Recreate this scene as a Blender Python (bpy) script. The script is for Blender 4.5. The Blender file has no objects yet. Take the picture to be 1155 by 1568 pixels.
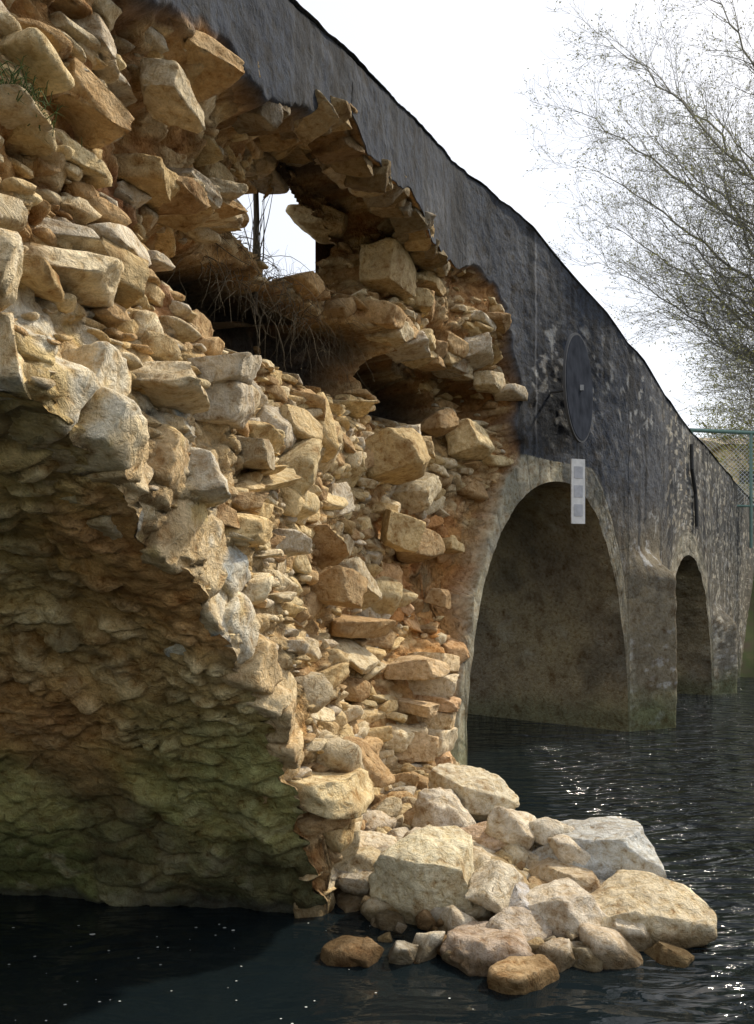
import bpy, bmesh, math, random
import numpy as np
from mathutils import Vector
random.seed(7); RNG=np.random.default_rng(11)
sc=bpy.context.scene
# ------------------------------------------------------------------ helpers
def hsh(i,j,k,seed=0):
    n=(i.astype(np.int64)*73856093)^(j.astype(np.int64)*19349663)^(k.astype(np.int64)*83492791)^(seed*2654435)
    n=(n^(n>>13))*1274126177 & 0x7fffffff
    n=(n^(n>>16)) & 0xffffff
    return n/float(0xffffff)
def vnoise(P,seed=0):
    P=np.asarray(P,float);F=np.floor(P);f=P-F;f=f*f*(3-2*f);I=F.astype(np.int64)
    r=0
    for a in (0,1):
        for b in (0,1):
            for c in (0,1):
                w=(f[:,0] if a else 1-f[:,0])*(f[:,1] if b else 1-f[:,1])*(f[:,2] if c else 1-f[:,2])
                r=r+w*hsh(I[:,0]+a,I[:,1]+b,I[:,2]+c,seed)
    return r*2-1
def fbm(P,o=4,seed=0):
    r=0;a=1;t=0
    for i in range(o):
        r=r+a*vnoise(P*2**i+i*17.3,seed+i);t+=a;a*=.5
    return r/t
def voro(u,v,seed=0,jit=.8):
    I=np.floor(u).astype(np.int64);J=np.floor(v).astype(np.int64)
    f1=np.full(u.shape,9.);f2=np.full(u.shape,9.);idd=np.zeros(u.shape)
    z=np.zeros_like(I)
    for a in (-1,0,1):
        for b in (-1,0,1):
            ci=I+a;cj=J+b
            x=ci+.5+jit*(hsh(ci,cj,z,seed)-.5);y=cj+.5+jit*(hsh(ci,cj,z+1,seed)-.5)
            d=np.hypot(x-u,y-v);h=hsh(ci,cj,z+2,seed)
            m=d<f1
            f2=np.where(m,f1,np.minimum(f2,d));idd=np.where(m,h,idd);f1=np.where(m,d,f1)
    return f1,f2,idd
def sm(a,b,x):
    t=np.clip((x-a)/(b-a),0,1);return t*t*(3-2*t)
def mix(a,b,t):
    return a*(1-t[:,None])+b*t[:,None]
def mesh(name,V,F,mat,col=None,uv=None,parent=None,smooth=True):
    V=np.asarray(V,np.float32);F=np.asarray(F,np.int32);n=F.shape[1]
    me=bpy.data.meshes.new(name);me.vertices.add(len(V));me.vertices.foreach_set('co',V.ravel())
    me.loops.add(F.size);me.loops.foreach_set('vertex_index',F.ravel())
    me.polygons.add(len(F));me.polygons.foreach_set('loop_start',np.arange(0,F.size,n,dtype=np.int32))
    me.update(calc_edges=True)
    me.polygons.foreach_set('use_smooth',np.full(len(F),smooth))
    if col is not None:
        a=me.color_attributes.new('Col','FLOAT_COLOR','POINT')
        c=np.ones((len(V),4),np.float32);c[:,:3]=col;a.data.foreach_set('color',c.ravel())
    if uv is not None:
        l=me.uv_layers.new(name='UVMap');l.data.foreach_set('uv',np.asarray(uv,np.float32)[F.ravel()].ravel())
    me.materials.append(mat);me.validate()
    o=bpy.data.objects.new(name,me);sc.collection.objects.link(o)
    if parent: o.parent=parent
    return o
def empty(name):
    o=bpy.data.objects.new(name,None);sc.collection.objects.link(o);return o
def gridF(nr,nc,keep=None):
    i=np.arange(nr*nc).reshape(nr,nc)
    F=np.stack([i[:-1,:-1],i[:-1,1:],i[1:,1:],i[1:,:-1]],-1).reshape(-1,4)
    return F if keep is None else F[keep.reshape(-1)]
def tubes(segs,n=4):
    segs=np.asarray(segs,float)
    p0=segs[:,:3];p1=segs[:,3:6];r0=segs[:,6];r1=segs[:,7]
    d=p1-p0;d/=np.linalg.norm(d,axis=1)[:,None]+1e-9
    up=np.where(np.abs(d[:,2:3])>.9,[[1.,0,0]],[[0,0,1.]])
    a=np.cross(d,up);a/=np.linalg.norm(a,axis=1)[:,None];b=np.cross(d,a)
    V=[]
    for k in range(n):
        t=2*math.pi*k/n;o=a*math.cos(t)+b*math.sin(t)
        V.append(p0+o*r0[:,None]);V.append(p1+o*r1[:,None])
    V=np.stack(V,1);N=len(segs);base=np.arange(N)[:,None]*2*n
    F=[]
    for k in range(n):
        q=(k+1)%n;F.append(np.stack([base[:,0]+2*k,base[:,0]+2*q,base[:,0]+2*q+1,base[:,0]+2*k+1],1))
    return V.reshape(-1,3),np.concatenate(F)
# ------------------------------------------------------------------ materials
def newmat(name):
    m=bpy.data.materials.new(name);m.use_nodes=True;nt=m.node_tree;nt.nodes.clear()
    o=nt.nodes.new('ShaderNodeOutputMaterial');b=nt.nodes.new('ShaderNodeBsdfPrincipled')
    nt.links.new(b.outputs[0],o.inputs[0]);return m,nt,b
def N(nt,t,**k):
    n=nt.nodes.new(t)
    for a,v in k.items():
        if a in n.inputs: n.inputs[a].default_value=v
        else: setattr(n,a,v)
    return n
def ramp(nt,src,pts):
    r=nt.nodes.new('ShaderNodeValToRGB');e=r.color_ramp.elements
    e[0].position=pts[0][0];e[0].color=(*pts[0][1],1)
    e[1].position=pts[-1][0];e[1].color=(*pts[-1][1],1)
    for p,c in pts[1:-1]:
        x=e.new(p);x.color=(*c,1)
    nt.links.new(src,r.inputs[0]);return r
def stone_mat(name,bump=.5,dist=.03,rough=.92,cells=0,contrast=1.0,wet=False):
    m,nt,b=newmat(name);L=nt.links.new
    tc=N(nt,'ShaderNodeTexCoord');at=N(nt,'ShaderNodeAttribute');at.attribute_name='Col'
    n1=N(nt,'ShaderNodeTexNoise',Scale=4.5,Detail=6.,Roughness=.65);L(tc.outputs['Object'],n1.inputs['Vector'])
    n2=N(nt,'ShaderNodeTexNoise',Scale=20.,Detail=6.,Roughness=.66,Distortion=.4);L(tc.outputs['Object'],n2.inputs['Vector'])
    n3=N(nt,'ShaderNodeTexNoise',Scale=110.,Detail=3.,Roughness=.6);L(tc.outputs['Object'],n3.inputs['Vector'])
    lo=1-.5*contrast;hi=1+.28*contrast
    r1=ramp(nt,n1.outputs[0],[(.3,(lo*1.12,lo*.88,lo*.62)),(.46,(1,1,1)),(.7,(hi,hi,hi*.97))])
    r2=ramp(nt,n2.outputs[0],[(.3,(.48,.35,.22)),(.42,(.90,.83,.72)),(.55,(1.05,1.05,1.05)),(.72,(1.28,1.28,1.28))])
    r3=ramp(nt,n3.outputs[0],[(.3,(.84,.83,.81)),(.6,(1.07,1.07,1.07))])
    src=at.outputs['Color']
    for r in (r1,r2,r3):
        mx=N(nt,'ShaderNodeMix',data_type='RGBA',blend_type='MULTIPLY');mx.inputs[0].default_value=1
        L(src,mx.inputs[6]);L(r.outputs[0],mx.inputs[7]);src=mx.outputs[2]
    if wet:  # damp, darker stone just above the waterline
        sp=N(nt,'ShaderNodeSeparateXYZ');L(tc.outputs['Object'],sp.inputs[0])
        wa=N(nt,'ShaderNodeMath',operation='MULTIPLY_ADD');L(n1.outputs[0],wa.inputs[0]);wa.inputs[1].default_value=-.12;L(sp.outputs['Z'],wa.inputs[2])
        rw=ramp(nt,wa.outputs[0],[(.0,(.28,.25,.20)),(.05,(1,1,1))])
        mx=N(nt,'ShaderNodeMix',data_type='RGBA',blend_type='MULTIPLY');mx.inputs[0].default_value=1
        L(src,mx.inputs[6]);L(rw.outputs[0],mx.inputs[7]);src=mx.outputs[2]
    L(src,b.inputs['Base Color']);b.inputs['Roughness'].default_value=rough
    b.inputs['Specular IOR Level'].default_value=.2
    ma=N(nt,'ShaderNodeMath',operation='MULTIPLY_ADD');L(n3.outputs[0],ma.inputs[0]);ma.inputs[1].default_value=.14;L(n2.outputs[0],ma.inputs[2])
    hsrc=ma.outputs[0]
    if cells:
        uvn=N(nt,'ShaderNodeUVMap')
        wn=N(nt,'ShaderNodeTexNoise',Scale=5.,Detail=3.);L(uvn.outputs[0],wn.inputs['Vector'])
        vm=N(nt,'ShaderNodeVectorMath',operation='MULTIPLY_ADD');L(wn.outputs['Color'],vm.inputs[0]);vm.inputs[1].default_value=(.2,.2,0)
        L(uvn.outputs[0],vm.inputs[2])
        mp=N(nt,'ShaderNodeMapping');mp.inputs['Scale'].default_value=(cells*.75,cells*1.3,1);L(vm.outputs[0],mp.inputs[0])
        vo=N(nt,'ShaderNodeTexVoronoi',feature='DISTANCE_TO_EDGE',voronoi_dimensions='2D',Scale=1.);L(mp.outputs[0],vo.inputs['Vector'])
        rr=ramp(nt,vo.outputs['Distance'],[(0,(0,0,0)),(.16,(1,1,1))])
        m2=N(nt,'ShaderNodeMath',operation='MULTIPLY_ADD');L(rr.outputs[0],m2.inputs[0]);m2.inputs[1].default_value=.12;L(hsrc,m2.inputs[2]);hsrc=m2.outputs[0]
        vc=N(nt,'ShaderNodeTexVoronoi',feature='F1',voronoi_dimensions='2D',Scale=1.);L(mp.outputs[0],vc.inputs['Vector'])
        rc=ramp(nt,vc.outputs['Color'],[(0,(.78,.79,.83)),(.6,(1,1,1)),(1,(1.5,1.46,1.4))])
        mx=N(nt,'ShaderNodeMix',data_type='RGBA',blend_type='MULTIPLY');mx.inputs[0].default_value=.55
        L(src,mx.inputs[6]);L(rc.outputs[0],mx.inputs[7]);L(mx.outputs[2],b.inputs['Base Color'])
    bp=N(nt,'ShaderNodeBump',Strength=bump,Distance=dist);L(hsrc,bp.inputs['Height']);L(bp.outputs[0],b.inputs['Normal'])
    return m
def plain(name,c,rough=.8,var=.3,scale=12.,metal=0.,spec=.4):
    m,nt,b=newmat(name);L=nt.links.new
    tc=N(nt,'ShaderNodeTexCoord');n=N(nt,'ShaderNodeTexNoise',Scale=scale,Detail=4.);L(tc.outputs['Object'],n.inputs['Vector'])
    c=np.array(c);r=ramp(nt,n.outputs[0],[(.3,tuple(c*(1-var))),(.7,tuple(c*(1+var)))])
    L(r.outputs[0],b.inputs['Base Color']);b.inputs['Roughness'].default_value=rough;b.inputs['Metallic'].default_value=metal
    b.inputs['Specular IOR Level'].default_value=spec
    return m
M_core=stone_mat('rubble_core',1.,.07,.95)
M_stone=stone_mat('limestone',.9,.05,.9,wet=True)
M_face=stone_mat('weathered_facing',.55,.035,.95,cells=3.6)
M_barrel=stone_mat('barrel_stone',.9,.06,.88)
# ------------------------------------------------------------------ plan of the bridge face
CP=np.array([(-3.18,-5),(-1.68,0),(-0.93,2.5),(-.3,4.6),(.42,7.0),(1.05,8.8),(2.2,10.1),(3.75,11.45),(5.5,14.0),(7.2,16.6),(9.4,20.3),(12,24.5),(16,31)],float)
def cr(P,n=40):
    out=[];Q=np.vstack([2*P[0]-P[1],P,2*P[-1]-P[-2]])
    for i in range(1,len(Q)-2):
        t=np.linspace(0,1,n,endpoint=False)[:,None];a,b,c,d=Q[i-1],Q[i],Q[i+1],Q[i+2]
        out.append(.5*((2*b)+(-a+c)*t+(2*a-5*b+4*c-d)*t*t+(-a+3*b-3*c+d)*t**3))
    return np.vstack(out+[P[-1:]])
pp=cr(CP);SS=np.concatenate([[0],np.cumsum(np.hypot(*np.diff(pp,axis=0).T))]);SS-=np.interp(4.6,pp[:,1],SS)
TT=np.gradient(pp,SS,axis=0);k=np.ones(25)/25
TT=np.stack([np.convolve(np.pad(TT[:,i],12,mode='edge'),k,'valid') for i in (0,1)],1);TT/=np.linalg.norm(TT,axis=1)[:,None]
def tang(s): return np.interp(s,SS,TT[:,0]),np.interp(s,SS,TT[:,1])
def P3(s,z,w):
    s=np.asarray(s,float);tx,ty=tang(s)
    return np.stack([np.interp(s,SS,pp[:,0])-ty*w,np.interp(s,SS,pp[:,1])+tx*w,np.broadcast_to(z,s.shape)+0*s],-1)
TOP=np.array([(-10,2.6),(-5,3.7),(-3,4.25),(-0.57,4.94),(0.5,5.36),(2.3,5.99),(3.3,6.34),(4.21,6.6),(4.8,6.68),(5.34,6.66),(5.82,6.57),(6.33,6.38),(7.02,6.06),(8,5.6),(9.92,5.22),(11.65,5.01),(14.65,4.88),(35,4.8)])
def ztop(s): return np.interp(s,TOP[:,0],TOP[:,1])
A1=np.array([(-7.5,-.7),(-7.3,.44),(-6.9,1.25),(-6.1,1.93),(-5.3,2.3),(-3.75,2.53),(-2.4,2.36),(-2.1,2.24),(-1.44,1.88),(-.73,1.20),(-.48,.85),(-.2,.44),(0,0),(.05,-.7)])
def half(s,s0,s1,s2,h):
    a=np.where(s<s1,s1-s0,s2-s1);u=np.clip(np.abs(s-s1)/a,0,1);return h*np.sqrt(1-u**2.1)
def zbot(s):
    z=np.full(s.shape,-.7)
    m=(s>-7.5)&(s<.05);z=np.where(m,np.interp(s,A1[:,0],A1[:,1]),z)
    m=(s>4.25)&(s<8.05);z=np.where(m,half(s,4.25,6.5,8.05,3.95)-.5,z)
    m=(s>9.5)&(s<13.8);z=np.where(m,half(s,9.5,11.65,13.8,3.25)-.5,z)
    return np.maximum(z,-.7)
CTL=np.array([(-2.5,2.69,.05),(-2.23,3.25,.3),(-2.45,3.38,.1),(-2.22,2.87,.15),(-2.29,2.36,0),(-2.06,2.61,.05),(-1.66,2.38,.05),(-1.06,2.19,.08),(-.78,1.57,.05),(-.17,.8,.05),(.07,.17,0),(-1.73,2.62,.15),(-1.15,2.63,.2),(-.33,2.42,.3),(-1.8,3.11,.3),(-1.97,3.26,.25),(-2.22,3.33,.15),(-.62,3.62,.9),(.26,3.85,1.0),(1.48,4.18,1.1),(2.37,4.13,1.0),
(-0.37,3.80,0.9),(-1.28,3.72,0.45),(-0.53,4.02,0.6),(-.2,4.2,.75),(0.42,4.37,0.95),(-2.16,3.68,0.1),(-1.65,3.93,0.2),(-0.97,4.24,0.3),(0.08,4.72,0.55),(-1.41,4.19,0.05),(-0.29,4.55,0.4),(.5,4.72,.95),(.6,4.95,.85),(1.3,5.3,.95),(1.73,4.98,1.1),(0.67,4.75,1.0),(2.01,5.56,1.1),(2.61,4.95,1.1),(2.62,5.4,1.0),(2.98,5.5,.55),(3.0,5.0,.62),(2.95,5.7,.5),(3.24,5.27,0.4),(2.95,4.6,0.45),(3.3,4.7,.35),(3.52,5.55,0.22),(4.26,5.31,0.2),(4.93,5.13,0.1),(4.26,4.45,0.8),(5.1,4.35,0.8),(5.35,4.5,0.4),(5.41,4.44,0.05),(0.84,3.44,0.8),(1.2,3.24,0.7),(3.67,3.98,1.0),(2.18,3.01,0.8),(3.44,3.02,0.7),(4.28,2.77,0.5),(4.83,3.6,0.4),(5.28,3.64,0.15),(4.68,2.64,0.3),(3.98,2.38,0.6),(2.78,2.3,0.75),(0.72,2.16,0.5),(0.6,1.71,0.5),(1.91,1.69,0.85),(3.16,1.67,0.9),(3.71,1.66,0.5),(4.14,1.3,0.2),(2.48,0.91,0.75),(0.84,1.25,0.4),(2.87,0.62,0.4),(3.39,0.68,0.2),(2.37,0.22,0.5),(1.26,0.23,0.3),(2.87,-0.19,0.4),(2.89,0.13,0.15)])
POLY=np.array([(-6.5,-.8),(-6.5,3.1),(-4,3.65),(-2.13,3.95),(-1.33,4.2),(-0.65,4.36),(0.1,4.74),(.6,5.05),(1.3,5.42),(2.0,5.70),(2.6,5.72),(3.1,5.5),(3.7,5.42),(4.6,5.68),(5.13,5.6),(5.4,5.07),(5.61,4.47),(5.47,3.64),(5.02,2.81),(4.6,2.03),(4.3,1.28),(3.98,0.75),(3.65,0.05),(3.4,-0.8)])
HOLE=np.array([(0.36,4.45),(0.36,4.62),(0.81,4.86),(1.24,5.10),(1.48,5.09),(2.01,5.46),(2.3,5.36),(2.62,5.28),(2.58,4.88),(1.48,4.45),(1.02,4.42)])
LIP=np.array([(.45,4.98),(.8,4.92),(1.3,5.02),(1.86,5.22),(2.6,5.26),(3.2,5.26),(3.9,5.42),(4.4,5.62)])   # lower edge of the overhanging parapet skin
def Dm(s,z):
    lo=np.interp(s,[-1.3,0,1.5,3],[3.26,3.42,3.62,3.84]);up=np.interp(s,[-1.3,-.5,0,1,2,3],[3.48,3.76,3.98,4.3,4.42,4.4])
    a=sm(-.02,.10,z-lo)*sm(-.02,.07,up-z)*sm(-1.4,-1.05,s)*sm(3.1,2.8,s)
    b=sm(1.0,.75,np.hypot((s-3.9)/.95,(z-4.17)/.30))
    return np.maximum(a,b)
def inside(s,z,P):
    r=np.zeros(s.shape,bool);n=len(P)
    for i in range(n):
        x0,y0=P[i];x1,y1=P[(i+1)%n]
        c=((y0>z)!=(y1>z))&(s<(x1-x0)*(z-y0)/((y1-y0) if y1!=y0 else 1e-9)+x0);r^=c
    return r
def sdist(s,z,P):
    d=np.full(s.shape,99.);n=len(P)
    for i in range(n):
        a=P[i];b=P[(i+1)%n];e=b-a;t=np.clip(((s-a[0])*e[0]+(z-a[1])*e[1])/(e@e),0,1)
        d=np.minimum(d,np.hypot(s-a[0]-t*e[0],z-a[1]-t*e[1]))
    return np.where(inside(s,z,P),d,-d)
RINGS=((4.25,6.5,8.05,3.95,.5),(9.5,11.65,13.8,3.25,.5))
def ringmask(s,z):
    out=np.zeros(s.shape);jt=np.zeros(s.shape);cid=np.zeros(s.shape)
    for (s0,s1,s2,hh,of) in RINGS:
        a=np.where(s<s1,s1-s0,s2-s1);r=np.hypot((s-s1)/a,(z+of)/hh)
        rr=sm(1.15,1.12,r)*(s>s0-.45)*(s<s2+.45)*(z<3.7)
        an=np.arctan2((z+of)/hh,(s-s1)/a)*9.5;fr=an-np.floor(an);j=sm(.07,.02,np.minimum(fr,1-fr))
        j=np.maximum(j,sm(.014,.004,np.abs(r-1.135))*.8)
        out=np.maximum(out,rr);jt=np.where(rr>0.02,j,jt);cid=np.where(rr>.02,np.abs(np.sin(np.floor(an)*12.9898)*43758.5)%1,cid)
    return out,jt,cid
def facew(s,z):
    q=np.stack([s*2.2,z*2.2,0*s],1)
    g1,g2,h2=voro(s*2.6+.3*fbm(q,2,31),z*4.2+.3*fbm(q+3,2,32),9)
    face=.022*fbm(q*.8,3,41)-.008*sm(0,.2,g2-g1)*(.4+h2)*sm(7.5,10,s)+.014*fbm(q*4,5,42)
    cw=np.clip(1-np.abs(s-8.85)/.75,0,1)*sm(2.7,2.2,z)
    cw2=np.clip(1-np.abs(s-14.5)/.7,0,1)*sm(1.9,1.4,z)
    rr,jt,ci=ringmask(s,z)
    return face-.42*cw-.4*cw2+rr*(.012*jt-.010*ci),h2
def fields(s,z):
    q=np.stack([s*2.2,z*2.2,0*s],1)
    sp=s+.13*fbm(q,3,5)+.04*fbm(q*5,3,15);zp=z+.07*fbm(q+9,3,6)+.04*fbm(q*5+9,3,16)
    near=s<7.5
    m=np.zeros(s.shape);wc=np.zeros(s.shape);hd=np.full(s.shape,-9.)
    if near.any():
        a,b=sp[near],zp[near]
        m[near]=sm(-.01,.08,sdist(a,b,POLY))
        dd=(a[:,None]-CTL[None,:,0])**2+1.4*(b[:,None]-CTL[None,:,1])**2+.01
        W=dd**-2.0;wc[near]=(W*CTL[None,:,2]).sum(1)/W.sum(1)
        hd[near]=sdist(s[near]+.05*fbm(q[near]*4,2,8),z[near]+.05*fbm(q[near]*4+5,2,9),HOLE)
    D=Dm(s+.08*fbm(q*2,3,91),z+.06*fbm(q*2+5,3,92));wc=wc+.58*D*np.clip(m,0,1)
    u=s*5.4+.5*fbm(q*1.5,3,21);v=z*12.5+.6*fbm(q*1.5+3,3,22)
    f1,f2,h=voro(u,v,3)
    stone=sm(0,.25,f2-f1)*(1-D)
    rel=(.09*fbm(q*1.3,4,12)-.085*stone*(h-.25)-.05*fbm(q*6,5,14))*(1-.4*D)
    face,h2=facew(s,z)
    w=m*(wc+rel)+(1-m)*face
    return w,m,wc,hd,stone*m,h,D,h2
def plaster(C,P,amt):
    c=lambda *a:np.array([a],float)
    n1=fbm(P*3.1+3,4,151);n2=fbm(P*5+7,4,152);n3=fbm(P*13,3,153)
    pc=mix(c(.66,.63,.54),c(.32,.39,.45),sm(.20,.32,n2));pc=mix(pc,c(.60,.43,.15),sm(-.10,-.28,n2)*.8)
    return mix(C,pc,sm(-.0,.08,n1+.3*n3)*amt)
def facecol(s,z,m,wc,stone,h,D,h2):
    q=np.stack([s,z,0*s],1)
    c=lambda *a:np.array([a],float)
    n1=fbm(q*1.1,4,51);n2=fbm(q*3.3+7,4,52);n3=fbm(q*9,4,53);n4=fbm(q*9+40,4,58)
    streak=fbm(np.stack([s*7,z*.55,0*s],1),4,54)
    F=mix(c(.030,.036,.050),c(.068,.074,.088),sm(-.25,.5,n1+.6*streak))
    F=mix(F,c(.17,.145,.10),sm(3.9,2.2,z+.7*n1)*.85)
    F=mix(F,c(.13,.125,.11),sm(9.5,12.5,s)*.6)
    F=mix(F,c(.018,.02,.025),sm(.05,.4,streak)*sm(1.6,3.0,z)*.85)
    F=mix(F,c(.36,.37,.38),sm(.24,.36,n4)*sm(.4,-.2,n1)*sm(5.9,5.0,z)*sm(5,6,s)*.6)
    F=mix(F,c(.48,.45,.38),sm(.22,.34,n3)*sm(9,11,s)*.6)
    rr,jt,ci=ringmask(s,z)
    ringc=mix(c(.22,.21,.16),c(.38,.35,.27),sm(-.3,.4,n3+n2+.6*(ci-.5)))
    ringc=mix(ringc,c(.08,.075,.06),jt*.7*sm(-.4,.1,n2))
    F=mix(F,ringc,rr*.85*np.where((s<6.5),1,np.where(s<9,.45,.6)))
    F=mix(F,c(.09,.11,.05),sm(.75,.1,z+.3*n2)*.7)
    R=mix(c(.54,.355,.16),c(.38,.21,.085),sm(-.3,.4,n1+.5*n3))
    R=mix(R,c(.62,.49,.30),stone*sm(.3,.8,h)*.8)
    R=mix(R,c(.28,.16,.08),(1-stone)*.45)
    R=mix(R,mix(c(.60,.31,.11),c(.48,.22,.08),sm(-.2,.3,n3)),sm(3.0,3.6,s)*sm(3.2,2.6,z)*sm(.35,.0,n2)*.85)
    R=mix(R,c(.30,.13,.08),sm(.05,.25,n2+.3*n1)*sm(.5,-.8,s)*sm(2.9,3.2,z)*sm(3.9,3.6,z)*.5)
    lef=sm(.1,-.5,s-.35*(z-2.2)-.2)*sm(3.2,2.8,z)
    R=mix(R,c(.62,.49,.30),lef*.75)
    pl=sm(-1.0,-1.4,s)*sm(3.05,2.85,z)
    R=plaster(R,P3(s,z,0*s),pl*.85)
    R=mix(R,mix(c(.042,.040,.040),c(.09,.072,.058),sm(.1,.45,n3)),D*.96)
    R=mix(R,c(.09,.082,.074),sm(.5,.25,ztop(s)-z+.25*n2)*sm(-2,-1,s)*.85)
    R=R*(1+.3*n3[:,None])
    return mix(F,R,m)
bridge=empty('stone_arch_bridge')
S0=-4.0
sA=np.concatenate([np.arange(S0,-3.2,.06),np.arange(-3.2,5.9,.020),np.arange(5.9,9.5,.03),np.arange(9.5,20,.07),np.arange(20,33,.3)])
nz=290
def column(sA,nz):
    zt=ztop(sA)+.02*fbm(np.stack([sA*2.5,0*sA,0*sA],1),4,77);zb=zbot(sA)
    t=np.linspace(0,1,nz)[:,None]
    return np.broadcast_to(sA,(nz,len(sA))).ravel(),(zb+(zt-zb)*t).ravel()
s,z=column(sA,nz)
w,m,wc,hd,st,h,D_,h2=fields(s,z)
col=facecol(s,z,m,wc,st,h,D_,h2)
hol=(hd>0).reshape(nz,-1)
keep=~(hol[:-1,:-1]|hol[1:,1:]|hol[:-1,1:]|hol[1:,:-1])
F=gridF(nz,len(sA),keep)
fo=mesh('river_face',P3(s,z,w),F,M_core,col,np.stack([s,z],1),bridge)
fo.data.materials.append(M_face);mi=(m[F].mean(1)<.5).astype(np.int32)
if len(fo.data.polygons)==len(mi): fo.data.polygons.foreach_set('material_index',mi)
# overhanging skin of the parapet left hanging over the breach (front, underside and back)
sL=np.arange(.46,4.4,.02);PTt=POLY[4:15]
up=np.interp(sL,PTt[:,0],PTt[:,1])+.22;lo=np.interp(sL,LIP[:,0],LIP[:,1])+.07*fbm(np.stack([sL*3.5,0*sL,0*sL],1),4,201)
lo=np.minimum(lo,up-.05)
nf=40;t=np.linspace(0,1,nf)[:,None];zf=up+(lo-up)*t;sf=np.broadcast_to(sL,zf.shape)
wf,_h=facew(sf.ravel(),zf.ravel());wf=wf.reshape(zf.shape)-.004
nu=14;tu=np.linspace(0,1,nu)[1:,None];th_=.26+.05*fbm(np.stack([sL*4,0*sL,0*sL],1),3,202)
zu=lo+.08*tu+.03*fbm(np.stack([np.tile(sL*6,nu-1),np.repeat(tu[:,0]*3,len(sL)),np.zeros((nu-1)*len(sL))],1),3,203).reshape(nu-1,-1);wu=wf[-1]+th_*tu
nbk=12;tb=np.linspace(0,1,nbk)[1:,None];zb_=zu[-1]+(up-zu[-1])*tb;wbk=np.broadcast_to(wu[-1],zb_.shape)
Zk=np.vstack([zf,zu,zb_]);Wk=np.vstack([wf,wu,wbk]);Sk=np.broadcast_to(sL,Zk.shape)
o1=np.zeros(Zk.size);kf=(np.arange(Zk.shape[0])>=nf).astype(float)[:,None]*np.ones(len(sL))
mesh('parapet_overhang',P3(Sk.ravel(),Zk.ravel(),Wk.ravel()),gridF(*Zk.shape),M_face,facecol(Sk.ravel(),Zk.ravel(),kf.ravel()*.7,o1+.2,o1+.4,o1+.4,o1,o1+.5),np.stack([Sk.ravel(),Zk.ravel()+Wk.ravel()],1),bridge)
sB=np.concatenate([np.arange(S0,5.9,.05),np.arange(5.9,33,.3)]);nb=60
t=np.linspace(0,1,nb)[:,None]
dk=lambda s:ztop(s)-1.6
zz=(dk(sB)-.15+(ztop(sB)-dk(sB)+.15)*t).ravel();s2=np.broadcast_to(sB,(nb,len(sB))).ravel()
w2,_,wc2,hd2,*_=fields(s2,zz)
wb=np.maximum(1.25-.85*sm(5,6.3,s2),w2+.10)
hdb=np.maximum(sdist(s2,zz,HOLE),sdist(s2-.35,zz-.15,HOLE))
hb=(hdb>-.07).reshape(nb,-1);kb=~(hb[:-1,:-1]|hb[1:,1:]|hb[:-1,1:]|hb[1:,:-1])
o_=np.zeros_like(s2)
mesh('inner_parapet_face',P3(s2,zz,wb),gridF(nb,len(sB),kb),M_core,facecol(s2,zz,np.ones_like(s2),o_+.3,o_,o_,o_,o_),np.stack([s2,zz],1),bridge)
wt,*_=fields(sB,ztop(sB));ft=np.linspace(0,1,8)[:,None]
we=np.maximum(1.25-.85*sm(5,6.3,sB),wt+.12)
ww=(wt-.02+(we-wt+.02)*ft).ravel();s3=np.broadcast_to(sB,(8,len(sB))).ravel()
z3=ztop(s3)+.01+.02*fbm(np.stack([s3*3,ww*3,0*s3],1),3,4)
g=lambda n,r,gg,b:np.tile([[r,gg,b]],(n,1))
mesh('coping',P3(s3,z3,ww),gridF(8,len(sB)),M_core,g(len(s3),.07,.075,.085),np.stack([s3,ww],1),bridge)
wd=np.linspace(.9,3.4,12)[:,None]*np.ones(len(sB));wd[0]=1.30-.90*sm(5,6.3,sB)
sd=np.broadcast_to(sB,(12,len(sB))).ravel();zd=dk(sd)+.04*fbm(np.stack([sd*2,wd.ravel()*2,0*sd],1),3,6)
mesh('deck',P3(sd,zd,wd.ravel()),gridF(12,len(sB)),M_core,g(len(sd),.22,.19,.15),np.stack([sd,wd.ravel()],1),bridge)
sR=np.arange(S0,33,.1);t=np.linspace(0,1,40)[:,None]
zr=(zbot(sR)+(np.where(sR>5.5,ztop(sR)-.05,dk(sR))-zbot(sR))*t).ravel();sr=np.broadcast_to(sR,(40,len(sR))).ravel()
mesh('rear_face',P3(sr,zr,3.4+.03*fbm(np.stack([sr,zr,0*sr],1)*3,3,2)),gridF(40,len(sR)),M_face,g(len(sr),.2,.18,.14),np.stack([sr,zr],1),bridge)
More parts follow.
